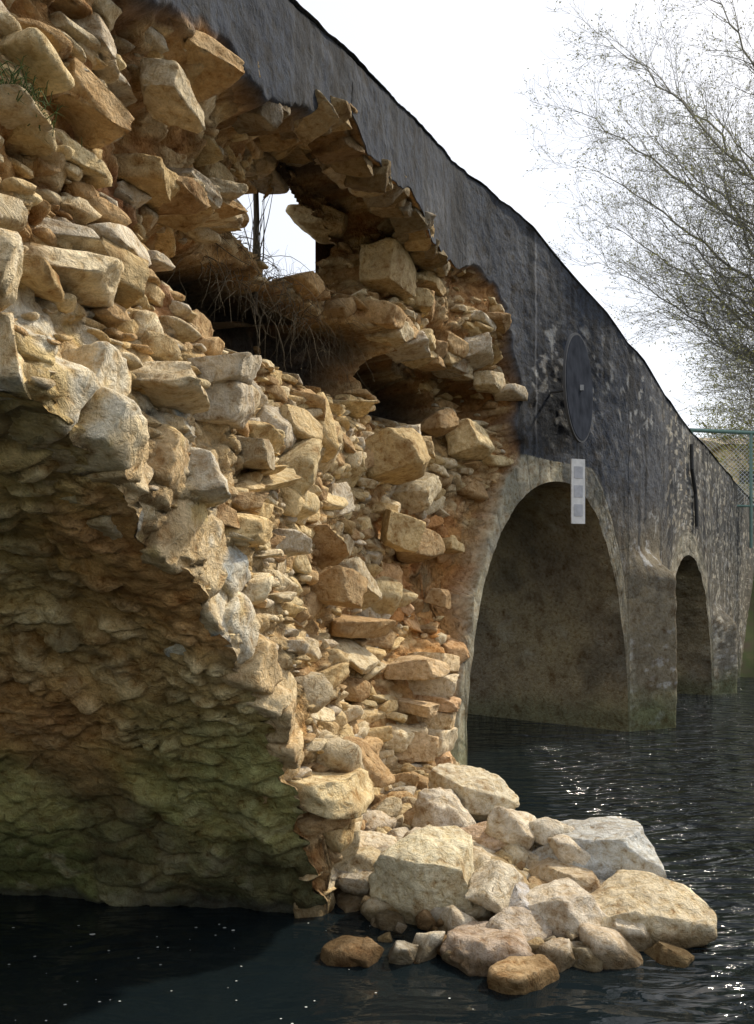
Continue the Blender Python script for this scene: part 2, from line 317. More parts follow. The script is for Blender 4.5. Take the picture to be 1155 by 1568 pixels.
def barrel(name,prof,skew,colf,nd=130,L=3.4,amp=.035,rug=0):
    ps,pz=prof;n=len(ps)
    w0,m0,*_=fields(ps,pz)
    D=np.linspace(0,1,nd)**1.15
    Sg=np.tile(ps,(nd,1));Zg=np.tile(pz,(nd,1));Wg=w0[None]+(L-w0[None])*D[:,None]
    Sg=Sg+skew*Wg
    arc=np.concatenate([[0],np.cumsum(np.hypot(np.diff(ps),np.diff(pz)))]);Ag=np.tile(arc,(nd,1))
    ds=np.gradient(ps);dz=np.gradient(pz);l=np.hypot(ds,dz)+1e-9;ns=-dz/l;nzz=ds/l
    q=np.stack([Ag.ravel(),Wg.ravel(),0*Ag.ravel()],1)
    wx=q[:,1]+.22*fbm(q*1.6,3,61);wy=q[:,0]+.14*fbm(q*1.8+4,3,62)
    f1,f2,h=voro(wx*3.4,wy*7.5,17,.95);e1,e2,hb_=voro(wx*7.5+.3,wy*13+.7,18,.95)
    pick=sm(-.05,.05,fbm(q*.9+60,3,65))
    st=sm(0,.3,f2-f1)*(1-pick)+sm(0,.35,e2-e1)*pick;h=np.where(pick>.5,hb_,h)
    st=1-(1-st)*sm(-.35,.25,fbm(q*2.2+20,3,66))
    dis=amp*(1.5*fbm(q*1.1,4,63)-.85*st*(h-.1)+(.9+rug)*fbm(q*5,5,64))*sm(0,.05,D)[:,None].repeat(n,1).ravel()
    s_=Sg.ravel()+dis*np.tile(ns,nd);z_=Zg.ravel()+dis*np.tile(nzz,nd)
    col=colf(q,Zg.ravel(),st,h)
    return mesh(name,P3(s_,z_,Wg.ravel()),gridF(nd,n),M_barrel,col,np.stack([Wg.ravel(),Ag.ravel()],1),bridge)
def resamp(P,n):
    P=np.asarray(P,float);a=np.concatenate([[0],np.cumsum(np.hypot(*np.diff(P,axis=0).T))]);t=np.linspace(0,a[-1],n)
    return np.interp(t,a,P[:,0]),np.interp(t,a,P[:,1])
def c1(q,z,st,h):
    n=fbm(q*.9,4,71);n2=fbm(q*3,5,72);n3=fbm(q*7+9,4,73);n5=fbm(q*1.7+50,4,74);c=lambda *a:np.array([a],float)
    C=mix(c(.72,.55,.25),c(.54,.38,.17),sm(-.3,.3,n));C=mix(C,c(.82,.69,.43),st*sm(.45,.9,h)*.7)
    C=mix(C,c(.15,.12,.07),sm(.12,.40,n2+.3*n3)*.7)
    C=mix(C,c(.62,.30,.10),sm(.15,.45,fbm(q*.8+30,3,75))*.55)
    C=mix(C,c(.23,.24,.085),sm(1.45,.75,z+.6*n5)*.8);C=mix(C,c(.08,.095,.032),sm(.75,.25,z+.6*n5+.25*n2)*.85)
    C=mix(C,c(.42,.38,.26),sm(.18,.38,n3+.4*n2)*sm(1.1,.3,z)*.4)
    C=mix(C,c(.045,.04,.028),sm(.10,.36,n5)*sm(1.5,.7,z)*.6)
    C=mix(C,c(.16,.11,.06),(1-st)*.35)
    C=mix(C,c(.05,.05,.04),sm(.12,.02,z+.06*n3)*.85)
    return C*(1+.4*n2[:,None]+.2*n3[:,None])
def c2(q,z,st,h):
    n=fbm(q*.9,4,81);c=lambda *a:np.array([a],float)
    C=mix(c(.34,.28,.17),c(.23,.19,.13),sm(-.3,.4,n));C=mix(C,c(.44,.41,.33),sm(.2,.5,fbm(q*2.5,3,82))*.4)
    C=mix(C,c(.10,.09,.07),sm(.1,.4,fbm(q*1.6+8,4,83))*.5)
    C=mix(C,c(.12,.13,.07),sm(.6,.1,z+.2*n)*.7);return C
a1=resamp([(S0,2.53)]+A1[6:].tolist(),420);barrel('near_arch_barrel',a1,-.12,c1,220,amp=.06,rug=.3)
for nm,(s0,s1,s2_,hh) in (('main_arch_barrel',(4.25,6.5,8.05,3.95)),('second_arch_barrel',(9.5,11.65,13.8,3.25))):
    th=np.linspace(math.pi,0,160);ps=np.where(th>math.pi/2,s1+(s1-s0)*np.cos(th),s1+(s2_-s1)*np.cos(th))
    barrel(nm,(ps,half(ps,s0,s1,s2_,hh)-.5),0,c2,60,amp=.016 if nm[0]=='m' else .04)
# ------------------------------------------------------------------ stones
ICO={}
for lv in (2,3,4,5):
    bm=bmesh.new();bmesh.ops.create_icosphere(bm,subdivisions=lv,radius=1)
    ICO[lv]=(np.array([v.co[:] for v in bm.verts]),np.array([[v.index for v in f.verts] for f in bm.faces]));bm.free()
class Rocks:
    def __init__(s): s.V=[];s.F=[];s.C=[];s.n=0
    def add(s,pos,dims,R,col,lv=3,rnd=.04,extra=5,seed=None,jit=.16,boxy=(.68,.9),soft=None,pl=0):
        V,F=ICO[lv];V=V*1.35
        r=np.random.default_rng(seed if seed is not None else int(RNG.integers(1e9)))
        P=[]
        for ax in range(3):
            for sg in (-1,1):
                n=np.zeros(3);n[ax]=sg;n+=r.normal(0,jit,3);n/=np.linalg.norm(n);P.append((n,r.uniform(*boxy)))
        for i in range(extra):
            n=r.normal(0,1,3);n/=np.linalg.norm(n);P.append((n,r.uniform(.78,1.05)))
        for _ in range(2):
            for n,d in P:
                t=np.maximum(V@n-d,0);V=V-t[:,None]*n
        l=np.linalg.norm(V,axis=1)[:,None];k=soft if soft is not None else r.uniform(.01,.12)
        V=V*(1-k)+V/l*k*.88
        o=r.uniform(0,90,3)
        V=V*(1+rnd*1.6*fbm(V*1.7+o,3 if lv>2 else 2,3)[:,None])
        if lv>2: V=V*(1+rnd*.8*fbm(V*6+o,3,4)[:,None])
        V=V*np.array(dims)/1.6
        V=V@R.T+np.array(pos)
        C=np.tile(np.asarray(col)[None],(len(V),1))
        if pl: C=plaster(C,V,np.full(len(V),float(pl)))
        s.V.append(V);s.F.append(F+s.n);s.C.append(C);s.n+=len(V)
    def build(s,name,mat,parent=None):
        return mesh(name,np.vstack(s.V),np.vstack(s.F),mat,np.vstack(s.C),None,parent)
def rotz(a): c,s_=math.cos(a),math.sin(a);return np.array([[c,-s_,0],[s_,c,0],[0,0,1]])
def rx(a): c,s_=math.cos(a),math.sin(a);return np.array([[1,0,0],[0,c,-s_],[0,s_,c]])
def ry(a): c,s_=math.cos(a),math.sin(a);return np.array([[c,0,s_],[0,1,0],[-s_,0,c]])
def scol():
    pal=[(.67,.54,.32),(.61,.47,.27),(.53,.37,.20),(.71,.60,.41),(.61,.51,.35),(.47,.32,.17),(.66,.50,.27),(.58,.51,.40)]
    return np.array(pal[int(RNG.integers(len(pal)))])*RNG.uniform(.72,1.08)
def rs_(a): return float(np.interp(a,[-2.6,-1,1,3.5],[.50,.60,.74,.88]))
PA=np.zeros((30000,3));pn=0
def put(a,b,r):
    global pn
    PA[pn]=(a,b,r);pn+=1
def free(a,b,r):
    Q=PA[:pn];return not (np.hypot(Q[:,0]-a,(Q[:,1]-b)*1.7)<.72*(Q[:,2]+r)).any()
gs,gz=np.meshgrid(np.arange(-3.5,6,.04),np.arange(-.7,6.8,.04),indexing='ij')
_w,_m,_wc,_hd,_a,_b,_D,_c=fields(gs.ravel(),gz.ravel());sh=gs.shape;_m=_m.reshape(sh);_w=_w.reshape(sh);_hd=_hd.reshape(sh);_D=_D.reshape(sh)
_cl=fbm(np.stack([gs.ravel()*1.9,gz.ravel()*2.4,0*gs.ravel()],1),3,123).reshape(sh)
def look(A,a,b): return A[int(np.clip((a+3.5)/.04,0,A.shape[0]-1)),int(np.clip((b+.7)/.04,0,A.shape[1]-1))]
def ringd(a,b): return float(np.min(np.hypot(A1s[0]-a,A1s[1]-b)))
A1s=resamp(A1[5:],200)
R=Rocks()
arc=0;L1=np.concatenate([[0],np.cumsum(np.hypot(np.diff(A1s[0]),np.diff(A1s[1])))])
while True:
    s_=np.interp(arc,L1,A1s[0])
    if s_>-.55: break
    ln=float(np.interp(s_,[-3.5,-1.5,0],[.13,.19,.24]))*RNG.uniform(.6,1.4);mid=arc+ln/2
    a=float(np.interp(mid,L1,A1s[0]));b=float(np.interp(mid,L1,A1s[1]))
    da=float(np.interp(mid+.1,L1,A1s[0])-a);db=float(np.interp(mid+.1,L1,A1s[1])-b);l=math.hypot(da,db);da/=l;db/=l
    rad=0
    for cr_ in range(2):
        hgt=float(np.interp(a,[-3.5,-1.5,0],[.17,.23,.20]))*RNG.uniform(.7,1.3)*(1 if cr_==0 else .8)
        if cr_==1 and RNG.random()<.4: break
        ca=a-db*(rad+hgt*.5+.015);cb=b+da*(rad+hgt*.5+.015);rad+=hgt
        tx,ty=tang(a);T3=np.array([tx,ty,0.]);Zx=T3*da+np.array([0,0,db]);Zz=-T3*db+np.array([0,0,da]);Yy=np.cross(Zz,Zx)
        Rm=np.stack([Zx,Yy,Zz],1)@rotz(RNG.normal(0,.10))@ry(RNG.normal(0,.08))
        w0=look(_w,ca,cb)
        p=P3(np.array([ca]),cb,w0+.13+RNG.uniform(-.04,.05))[0]
        cc=np.array([(.64,.51,.32),(.60,.48,.30),(.68,.56,.37),(.58,.44,.26)][int(RNG.integers(4))])
        R.add(p,(ln*1.2,.34,hgt*1.14),Rm,cc,4,rnd=.08,extra=5,jit=.12,boxy=(.76,.92),soft=.07,pl=.7 if a<-1.0 else .0);put(ca,cb,min(ln,hgt)*.6)
    arc+=ln
def slab(a,b,w,l,d,h,tl=.1,c=None,jit=.12):
    tx,ty=tang(a);ang=math.atan2(ty,tx)
    R.add(P3(np.array([a]),b,w)[0],(l,d,h),rotz(ang+RNG.normal(0,tl*1.5))@ry(RNG.normal(0,tl))@rx(RNG.normal(0,tl)),scol() if c is None else c,4,rnd=.07,extra=5,jit=jit,soft=RNG.uniform(.03,.12));put(a,b,l*.38)
for i in range(15):
    t=i/15;a=-1.40+1.78*t;slab(a,3.58+.76*t+RNG.uniform(-.02,.06),float(np.interp(t,[0,.5,1],[.36,.53,.90])),RNG.uniform(.18,.36)*(.75+.5*t),RNG.uniform(.28,.42),RNG.uniform(.05,.10))
for i in range(12):
    t=i/11;a=2.85+1.75*t;slab(a,4.50+RNG.uniform(-.05,.12),float(np.interp(t,[0,.5,1],[.5,.38,.3])),RNG.uniform(.25,.42),RNG.uniform(.3,.45),RNG.uniform(.12,.2))
for a,b,w,l,h in ((3.0,5.05,.50,.55,.36),(3.5,4.95,.30,.35,.22),(4.7,4.75,.10,.5,.24),(5.05,4.5,.10,.35,.2),(4.35,4.72,.22,.42,.2),(3.25,3.3,.42,.62,.42),(3.6,3.52,.42,.36,.3),(3.95,3.55,.4,.3,.22),(4.8,3.75,.25,.5,.3),(4.35,3.9,.35,.36,.22),(3.2,2.55,.42,.42,.36),(3.8,2.45,.4,.44,.26),(1.9,2.0,.5,.5,.26),(.55,3.0,.42,.3,.22),(1.1,1.95,.3,.4,.24),(-1.9,3.0,.12,.24,.16),(-2.05,3.5,.12,.25,.10),(-1.55,3.85,.1,.24,.1),(-1.0,2.75,.15,.3,.18),(-.6,2.6,.18,.26,.16),(4.1,1.9,.24,.26,.2),(4.35,2.5,.25,.3,.16)):
    slab(a,b,w,l,l*.8,h,.2)
PT=POLY[4:15]
for i in range(44):
    a=-1.3+5.9*(i+RNG.random())/44
    if .5<a<4.3:
        b=float(np.interp(a,LIP[:,0],LIP[:,1]))+.05;w_=RNG.uniform(.12,.30)
    else:
        b=float(np.interp(a,PT[:,0],PT[:,1]))+.03;w_=RNG.uniform(.08,.30)
    l=RNG.uniform(.16,.34)*(.7 if a<0 else 1);hh_=RNG.uniform(.08,.15)*(.8 if a<0 else 1)
    slab(a,b-RNG.uniform(0,.05),w_,l,.30,hh_,.14,scol()*np.array([.66,.64,.62])*RNG.uniform(.5,1.1))
for i in range(110):
    a=RNG.uniform(.0,4.8);b=float(np.interp(a,PT[:,0],PT[:,1]));wm=look(_w,a,b-.14)
    if wm<.3: continue
    slab(a,b+RNG.uniform(-.02,.05),RNG.uniform(.32,max(.36,wm-.05)),RNG.uniform(.16,.30),.26,RNG.uniform(.07,.13),.15,scol()*np.array([.72,.68,.64])*RNG.uniform(.7,1.1))
zq=-.1;i=0
while zq<1.25:
    hh_=RNG.uniform(.12,.26);s_=3.62+.30*zq
    slab(s_-.30-RNG.uniform(0,.14),zq+hh_/2,.17+RNG.uniform(-.04,.04),RNG.uniform(.36,.6),.5,hh_*1.1,.07,np.array([(.62,.48,.30),(.58,.40,.24),(.66,.56,.40)][i%3]),.09)
    if RNG.random()<.6: slab(s_-.78,zq+hh_/2,.26,RNG.uniform(.3,.45),.5,hh_*1.05,.1,np.array([.58,.43,.26]),.1)
    zq+=hh_;i+=1
def okf(a,b,r):
    if look(_m,a,b)<.75 or look(_hd,a,b)>-.10: return False
    if b<zbot(np.array([a]))[0]+.05 or b>ztop(a)-.25: return False
    dm=max(look(_D,a,b),look(_D,a,b+r*.7),look(_D,a,b-r*.7),look(_D,a+r,b),look(_D,a-r,b))
    if dm>.3 and RNG.random()<(.99 if r>.03 else .85): return False
    if a<-.6 and b<3.2 and ringd(a,b)<.38 and r>.03: return False
    if a>3.45+.1*b and .95<b<3.1 and RNG.random()<.75: return False
    cl=look(_cl,a,b)
    if r<.10 and cl>.02 and RNG.random()<.88: return False
    if cl>.16 and RNG.random()<.7: return False
    return True
sets=[(330,.16,.26,4,.5),(1500,.10,.16,3,.7),(5500,.06,.10,3,.7),(8000,.035,.06,2,.6),(9000,.015,.035,2,.5)]
for n,r0,r1,lv,pf in sets:
    for _ in range(n):
        a=RNG.uniform(-3.0,5.6);b=RNG.uniform(-.2,6.0);r=RNG.uniform(r0,r1)*rs_(a)
        if RNG.random()>pf or not okf(a,b,r) or not free(a,b,r): continue
        put(a,b,r)
        ww_=look(_w,a,b);p=P3(np.array([a]),b,ww_+r*RNG.uniform(-.05,.75))[0]
        tx,ty=tang(a);ang=math.atan2(ty,tx)
        tum=1.5 if (b<3.4 and a>0) else .5
        Rm=rotz(ang+RNG.normal(0,.38*tum))@ry(RNG.normal(0,.24*tum))@rx(RNG.normal(0,.22*tum))
        d=(2*r*RNG.uniform(1.0,1.7),2*r*RNG.uniform(1.1,1.7),2*r*(RNG.uniform(.30,.62) if tum<1 else RNG.uniform(.4,.9)))
        c=scol()
        if a>3.3 and b<2.8 and RNG.random()<.3: c=c*np.array([1.0,.76,.58])
        if b>4.7 and a<2.6: c=c*np.array([.80,.77,.74])
        R.add(p,d,Rm,c,lv,rnd=.07,extra=6,jit=.24)
R.build('rubble_masonry',M_stone,bridge)
# ------------------------------------------------------------------ fallen rock pile
pile=Rocks()
big=[
(.74,6.0,.36,.48,.45,.32,.3,.2,(.62,.55,.41)),(.50,5.7,.22,.42,.4,.3,.9,.3,(.62,.55,.44)),
(.78,5.15,.22,.66,.5,.32,.1,-.12,(.56,.42,.30)),(.33,4.62,.17,.46,.45,.48,.5,.35,(.66,.59,.42)),
(.62,4.85,.10,.40,.4,.36,.2,.5,(.58,.50,.37)),(1.40,4.9,.25,.66,.5,.34,.0,.05,(.48,.48,.46)),
(1.13,4.65,.16,.38,.36,.26,.4,.1,(.50,.41,.29)),(1.46,4.38,.08,.54,.42,.34,-.2,.08,(.60,.51,.36)),
(1.02,4.30,.06,.42,.38,.34,.6,-.3,(.60,.53,.43)),(.84,4.40,.08,.30,.3,.24,.1,.4,(.48,.46,.45)),
(.54,4.02,.0,.38,.32,.22,.2,.1,(.46,.37,.29)),(1.22,4.05,.0,.30,.28,.2,.0,.1,(.52,.44,.34)),
(.74,4.15,.04,.28,.26,.2,.5,.2,(.50,.43,.35)),(-.05,5.15,.12,.36,.34,.32,.3,.1,(.64,.56,.43)),
(-.12,4.85,-.02,.30,.3,.18,.3,.1,(.5,.42,.31)),(.70,3.80,-.03,.30,.26,.22,.6,.15,(.58,.42,.24)),
(.13,4.0,.02,.12,.11,.13,.2,.3,(.54,.5,.42)),(.25,4.07,.03,.16,.14,.16,.7,.3,(.54,.48,.38)),
(.0,5.7,.2,.24,.2,.2,.4,.2,(.56,.48,.37)),(.98,4.9,.14,.3,.26,.24,1.0,.3,(.54,.46,.34)),
(1.0,5.5,.16,.45,.4,.28,.2,.2,(.56,.5,.39)),(1.22,5.4,.12,.46,.4,.28,.7,.1,(.55,.5,.40)),(.3,5.1,.1,.36,.36,.28,.1,.2,(.55,.47,.35)),
(1.60,4.75,.02,.34,.30,.24,.4,.2,(.55,.48,.36)),(.95,4.6,.0,.36,.32,.28,.4,.2,(.5,.42,.3)),(.45,4.3,.0,.26,.24,.2,.4,.3,(.55,.48,.37)),(1.25,4.5,.0,.40,.34,.26,.8,.1,(.56,.49,.39)),
(.92,3.98,.0,.18,.16,.16,.5,.2,(.55,.47,.36)),(1.2,4.75,.26,.28,.22,.18,.2,.3,(.6,.53,.43)),(.52,4.55,.02,.3,.24,.2,.2,.3,(.56,.48,.37)),(.05,4.5,-.02,.2,.16,.12,.8,.1,(.55,.48,.38)),
(.66,4.42,.2,.3,.24,.2,.9,.3,(.60,.53,.41)),(1.34,4.2,.05,.24,.2,.2,.4,.3,(.6,.53,.42)),(.86,5.0,.38,.3,.26,.2,1.2,.2,(.62,.54,.42)),(.4,4.9,.3,.3,.26,.22,.7,.3,(.6,.52,.4)),(1.1,4.95,.36,.26,.22,.18,.3,.3,(.6,.54,.44))]
for i,(x,y,zc,lx,ly,lz,yaw,tl,c) in enumerate(big):
    pile.add((x,y,zc),(lx,ly,lz),rotz(yaw)@ry(tl)@rx(tl*.6),c,5 if lx>.3 else 4,rnd=.08,extra=10,seed=500+i,jit=.3,boxy=(.66,.98),soft=.28 if i==15 else .05)
for i in range(300):
    x=RNG.normal(.8,.42);y=RNG.normal(4.75,.42)
    if x<-.2 or x>1.7 or y<3.95: continue
    hh=.26*math.exp(-((x-.9)/.7)**2-((y-5.1)/.9)**2)
    d=RNG.uniform(.04,.17)*(1 if RNG.random()<.6 else .6);pile.add((x,y,hh-.04+RNG.uniform(-.05,.06)),(d*1.3,d*1.1,d*.8),rotz(RNG.uniform(0,6))@ry(RNG.normal(0,.4)),scol()*np.array([.82,.84,.88]),3,rnd=.07,jit=.3,extra=8)
for i in range(420):
    a=RNG.uniform(.2,3.5);o=RNG.uniform(-.15,.55);d=RNG.uniform(.04,.2)
    p=P3(np.array([a]),max(-.02,.36*RNG.random()*(.9-abs(o-.2))),.35-o)[0]
    pile.add(p,(d*1.3,d*1.1,d*.8),rotz(RNG.uniform(0,6))@ry(RNG.normal(0,.4)),scol()*.88,3,rnd=.07,jit=.3,extra=8)
pile.build('fallen_rock_pile',M_stone)
# ------------------------------------------------------------------ terrain and water
ux,uy=.60,.80
gx=np.concatenate([-np.geomspace(600,14,26),np.linspace(-12,34,93),np.geomspace(36,700,26)])
X,Y=np.meshgrid(gx,gx,indexing='ij');X=X.ravel();Y=Y.ravel()
al=X*ux+Y*uy;q=np.stack([X,Y,0*X],1)
zg=-.7+4.0*sm(20.5,26,al+.8*fbm(q*.3,3,1))+3.6*sm(-6,-11,al)+.25*fbm(q*.5,4,2)+sm(40,200,al)*2
mt,nt,b=newmat('bank_earth_and_grass');L=nt.links.new
tc=N(nt,'ShaderNodeTexCoord');n=N(nt,'ShaderNodeTexNoise',Scale=1.5,Detail=9.);L(tc.outputs['Object'],n.inputs['Vector'])
r=ramp(nt,n.outputs[0],[(.35,(.10,.08,.05)),(.5,(.08,.10,.035)),(.7,(.14,.13,.06))]);L(r.outputs[0],b.inputs['Base Color']);b.inputs['Roughness'].default_value=1
mesh('ground',np.stack([X,Y,zg],1),gridF(len(gx),len(gx)),mt)
mw,nt,b=newmat('river_water');L=nt.links.new
b.inputs['Base Color'].default_value=(.006,.010,.012,1);b.inputs['Roughness'].default_value=.02;b.inputs['IOR'].default_value=1.33
tc=N(nt,'ShaderNodeTexCoord');mp=N(nt,'ShaderNodeMapping');mp.inputs['Rotation'].default_value=(0,0,-.15);mp.inputs['Scale'].default_value=(.6,1.7,1);L(tc.outputs['Object'],mp.inputs[0])
n1=N(nt,'ShaderNodeTexNoise',Scale=1.7,Detail=2.,Roughness=.5,Distortion=1.6);L(mp.outputs[0],n1.inputs['Vector'])
n2=N(nt,'ShaderNodeTexNoise',Scale=5.5,Detail=3.,Roughness=.5,Distortion=1.0);L(mp.outputs[0],n2.inputs['Vector'])
sp=N(nt,'ShaderNodeSeparateXYZ');L(tc.outputs['Object'],sp.inputs[0])
mr=N(nt,'ShaderNodeMapRange');L(sp.outputs['X'],mr.inputs[0]);mr.inputs[1].default_value=1.0;mr.inputs[2].default_value=3.0;mr.inputs[3].default_value=.08;mr.inputs[4].default_value=1.
ad=N(nt,'ShaderNodeMath',operation='MULTIPLY_ADD');L(n2.outputs[0],ad.inputs[0]);ad.inputs[1].default_value=.34;L(n1.outputs[0],ad.inputs[2])
bp=N(nt,'ShaderNodeBump',Distance=.95);L(ad.outputs[0],bp.inputs['Height']);L(mr.outputs[0],bp.inputs['Strength']);L(bp.outputs[0],b.inputs['Normal'])
wv=np.array([(-400,-400,0),(500,-400,0),(500,500,0),(-400,500,0)],float)
mesh('river_water',wv,[[0,1,2,3]],mw)
V=[];F=[]
for i in range(60):
    x=RNG.normal(-1.0,.8);y=RNG.uniform(3.2,4.5);r0=RNG.uniform(.002,.006)*(2.2 if RNG.random()<.08 else 1);b0=len(V)
    for k_ in range(7): t=2*math.pi*k_/7;V.append((x+r0*1.4*math.cos(t)*RNG.uniform(.7,1.2),y+r0*math.sin(t)*RNG.uniform(.7,1.2),.005))
    F.append(list(range(b0,b0+7)))
mesh('foam_flecks',V,F,plain('foam',(.55,.56,.53),.7,.1),smooth=False)
# ------------------------------------------------------------------ round sign and river gauge
def box(V,F,c,d,Rm=np.eye(3)):
    v=np.array([(i,j,k_) for i in (-.5,.5) for j in (-.5,.5) for k_ in (-.5,.5)])*np.array(d);v=v@Rm.T+np.array(c);b=len(V)
    V.extend(v.tolist());F.extend([[b+a for a in f] for f in ([0,1,3,2],[4,6,7,5],[0,4,5,1],[2,3,7,6],[0,2,6,4],[1,5,7,3])])
def pm(name,V,F,mat,par=None):
    me=bpy.data.meshes.new(name);me.from_pydata([tuple(v) for v in V],[],[list(dict.fromkeys(f)) for f in F]);me.materials.append(mat)
    o=bpy.data.objects.new(name,me);sc.collection.objects.link(o);o.parent=par;return o
sg=empty('round_navigation_sign')
sc_=P3(np.array([6.33]),4.58,-.34)[0]
m_d=plain('sign_dark_grey',(.034,.038,.048),1.,.35,5.,spec=0.);m_r=plain('sign_rim',(.085,.088,.095),1.,.1,spec=0.)
aa=math.radians(60);ax=np.array([math.cos(aa),math.sin(aa),0]);nn=np.array([ax[1],-ax[0],0])
def ell(a,b_,off,th,n=64):
    V=[];F=[]
    for o in (off,off+th):
        for i in range(n):
            t=2*math.pi*i/n;V.append(sc_+ax*a*math.cos(t)+np.array([0,0,1])*b_*math.sin(t)+nn*o)
    V.append(sc_+nn*off);V.append(sc_+nn*(off+th))
    for i in range(n):
        j=(i+1)%n;F.append([i,j,n+j,n+i]);F.append([2*n,j,i]);F.append([2*n+1,n+i,n+j])
    return np.array(V),F
pm('rim',*ell(.64,.68,0,.03),m_r,sg);pm('plate',*ell(.61,.65,.031,.006),m_d,sg)
V,F=[],[];box(V,F,sc_+nn*.05,(.05,.05,.07));pm('centre_bolt',V,F,plain('bolt_metal',(.3,.3,.3),.6,.1),sg)
V,F=tubes([[*(sc_-nn*.45),*(sc_),.02,.02],[*(sc_+[0,0,-.66]),*(sc_+[0,0,-.92]),.012,.012]],6);pm('bracket',V,F,m_r,sg)
gg=empty('river_gauge_board');gc=sc_+np.array([0.0,-.02,-1.31]);Rg=rotz(.25)
V,F=[],[];box(V,F,gc,(.19,.02,.82),Rg);pm('board',V,F,plain('gauge_white',(.66,.66,.65),.7,.1,20.,spec=.2),gg)
V,F=[],[]
for zo in (.24,-.0,-.24): box(V,F,gc+Rg@np.array([0,-.013,zo]),(.12,.006,.15),Rg)
pm('panels',V,F,plain('gauge_grey',(.42,.43,.46),.7,.15,20.,spec=.2),gg)
pts=[P3(np.array([a]),b,-.06)[0] for a,b in ((11.55,4.75),(11.6,4.3),(11.9,3.9),(12.0,3.3))]
V,F=tubes([[*pts[i],*pts[i+1],.035,.035] for i in range(3)],8);mesh('drain_pipe',V,F,plain('pipe_black',(.03,.03,.03),.6,.2))
# ------------------------------------------------------------------ roots in the breach
rs=[]
def wig(p,d,L_,r,n=10,j=.25,g=-.1):
    p=np.array(p,float);d=np.array(d,float)
    for i in range(n):
        d=d/np.linalg.norm(d)+RNG.normal(0,j,3)+np.array([0,0,g]);d/=np.linalg.norm(d);p2=p+d*L_/n
        rs.append([*p,*p2,r*(1-i/n*.8),r*(1-(i+1)/n*.8)]);p=p2
for i in range(260):
    a=RNG.uniform(.2,3.2);b=4.3+.08*a+RNG.uniform(-.3,.15);p=P3(np.array([a]),b,1.0)[0]
    wig(p,(RNG.normal(.2,.5),-.7,RNG.uniform(-.6,.4)),RNG.uniform(.2,.8),RNG.uniform(.0015,.005),9,.22,-.22)
for i in range(12):
    a=1.5+RNG.uniform(-.12,.12);p=P3(np.array([a]),4.4,1.15)[0];wig(p,(0.05,0,1),RNG.uniform(.5,1.0),RNG.uniform(.004,.010),10,.08,.05)
for i in range(80):
    a=RNG.uniform(.4,2.5);p=P3(np.array([a]),4.42+.3*max(0,a-1.5),1.08)[0];wig(p,(RNG.normal(0,.6),-.3,RNG.uniform(.1,.9)),RNG.uniform(.15,.40),RNG.uniform(.002,.004),7,.3,-.05)
V,F=tubes(rs,3);mesh('hanging_roots',V,F,plain('dry_root',(.15,.12,.075),.9,.3))
p0=P3(np.array([1.55]),4.2,1.2)[0]
V,F=tubes([[*p0,*(p0+[.02,.01,.8]),.028,.024],[*(p0+[.02,.01,.8]),*(p0+[.0,.02,1.5]),.024,.02]],8);mesh('wooden_pole',V,F,plain('pole_wood',(.07,.055,.04),.9,.3))
gr=[]
for i in range(260):
    p=P3(np.array([RNG.normal(-2.42,.06)]),3.30+RNG.uniform(-.05,.05),.12+RNG.uniform(-.1,.05))[0];d=np.array([RNG.normal(.25,.4),RNG.normal(-.2,.4),RNG.uniform(.1,1)]);d/=np.linalg.norm(d);l=RNG.uniform(.04,.10)
    m1=p+d*l*.6;m2=m1+(d+np.array([0,0,-.9]))*l*.4;gr+= [[*p,*m1,.0018,.0014],[*m1,*m2,.0014,.0004]]
V,F=tubes(gr,3);mesh('grass_tuft',V,F,plain('grass_blade',(.07,.11,.03),.8,.4))
# ------------------------------------------------------------------ fence on the far deck and the house behind
fn=empty('wire_mesh_fence')
m_p=plain('fence_paint_green',(.13,.22,.19),.5,.15);segs=[]
fx0,fx1,fy=7.9,11.5,19.8
for x in np.arange(fx0+.05,fx1,1.5): segs.append([x,fy,3.3,x,fy,6.25,.04,.04])
V,F=tubes(segs+[[fx0,fy,6.28,fx1,fy,6.12,.05,.05],[fx0,fy,4.4,fx1,fy,4.3,.03,.03]],8);mesh('posts_and_rails',V,F,m_p,parent=fn)
segs=[]
for x in np.arange(fx0-2.5,fx1,.11):
    for sg_ in (1,-1):
        segs.append([x,fy+.03,4.35,x+sg_*1.9,fy+.03,6.2,.006,.006])
segs=[q_ for q_ in segs if fx0-.3<min(q_[0],q_[3]) and max(q_[0],q_[3])<fx1+2]
V,F=tubes(segs,3);mesh('mesh_wires',V,F,plain('galvanised_wire',(.60,.61,.61),.6,.1,spec=.5),parent=fn)
hs=empty('stone_house')
V,F=[],[];box(V,F,(20,36,5.6),(10.5,6,6.2));pm('walls',V,F,plain('house_ochre_stone',(.62,.50,.30),.9,.25,3.),hs)
V=[(14.4,32.6,8.6),(25.6,32.6,8.6),(25.6,39.4,8.6),(14.4,39.4,8.6),(14.4,36,9.6),(25.6,36,9.6)];F=[[0,1,5,4],[2,3,4,5],[0,4,3],[1,2,5],[3,2,1,0]]
pm('roof',V,F,plain('roof_tiles',(.30,.24,.17),.9,.3,8.),hs)
V,F=[],[]
for x in (15.7,17.6,19.6,21.6,23.6): box(V,F,(x,32.97,6.9),(.9,.08,1.3))
pm('windows',V,F,plain('window_glass',(.03,.035,.04),.15,.1),hs)
V,F=[],[];box(V,F,(18.5,30.0,4.9),(13,.3,3.2));pm('garden_wall',V,F,plain('garden_wall_stone',(.52,.46,.34),.9,.3,4.),None)
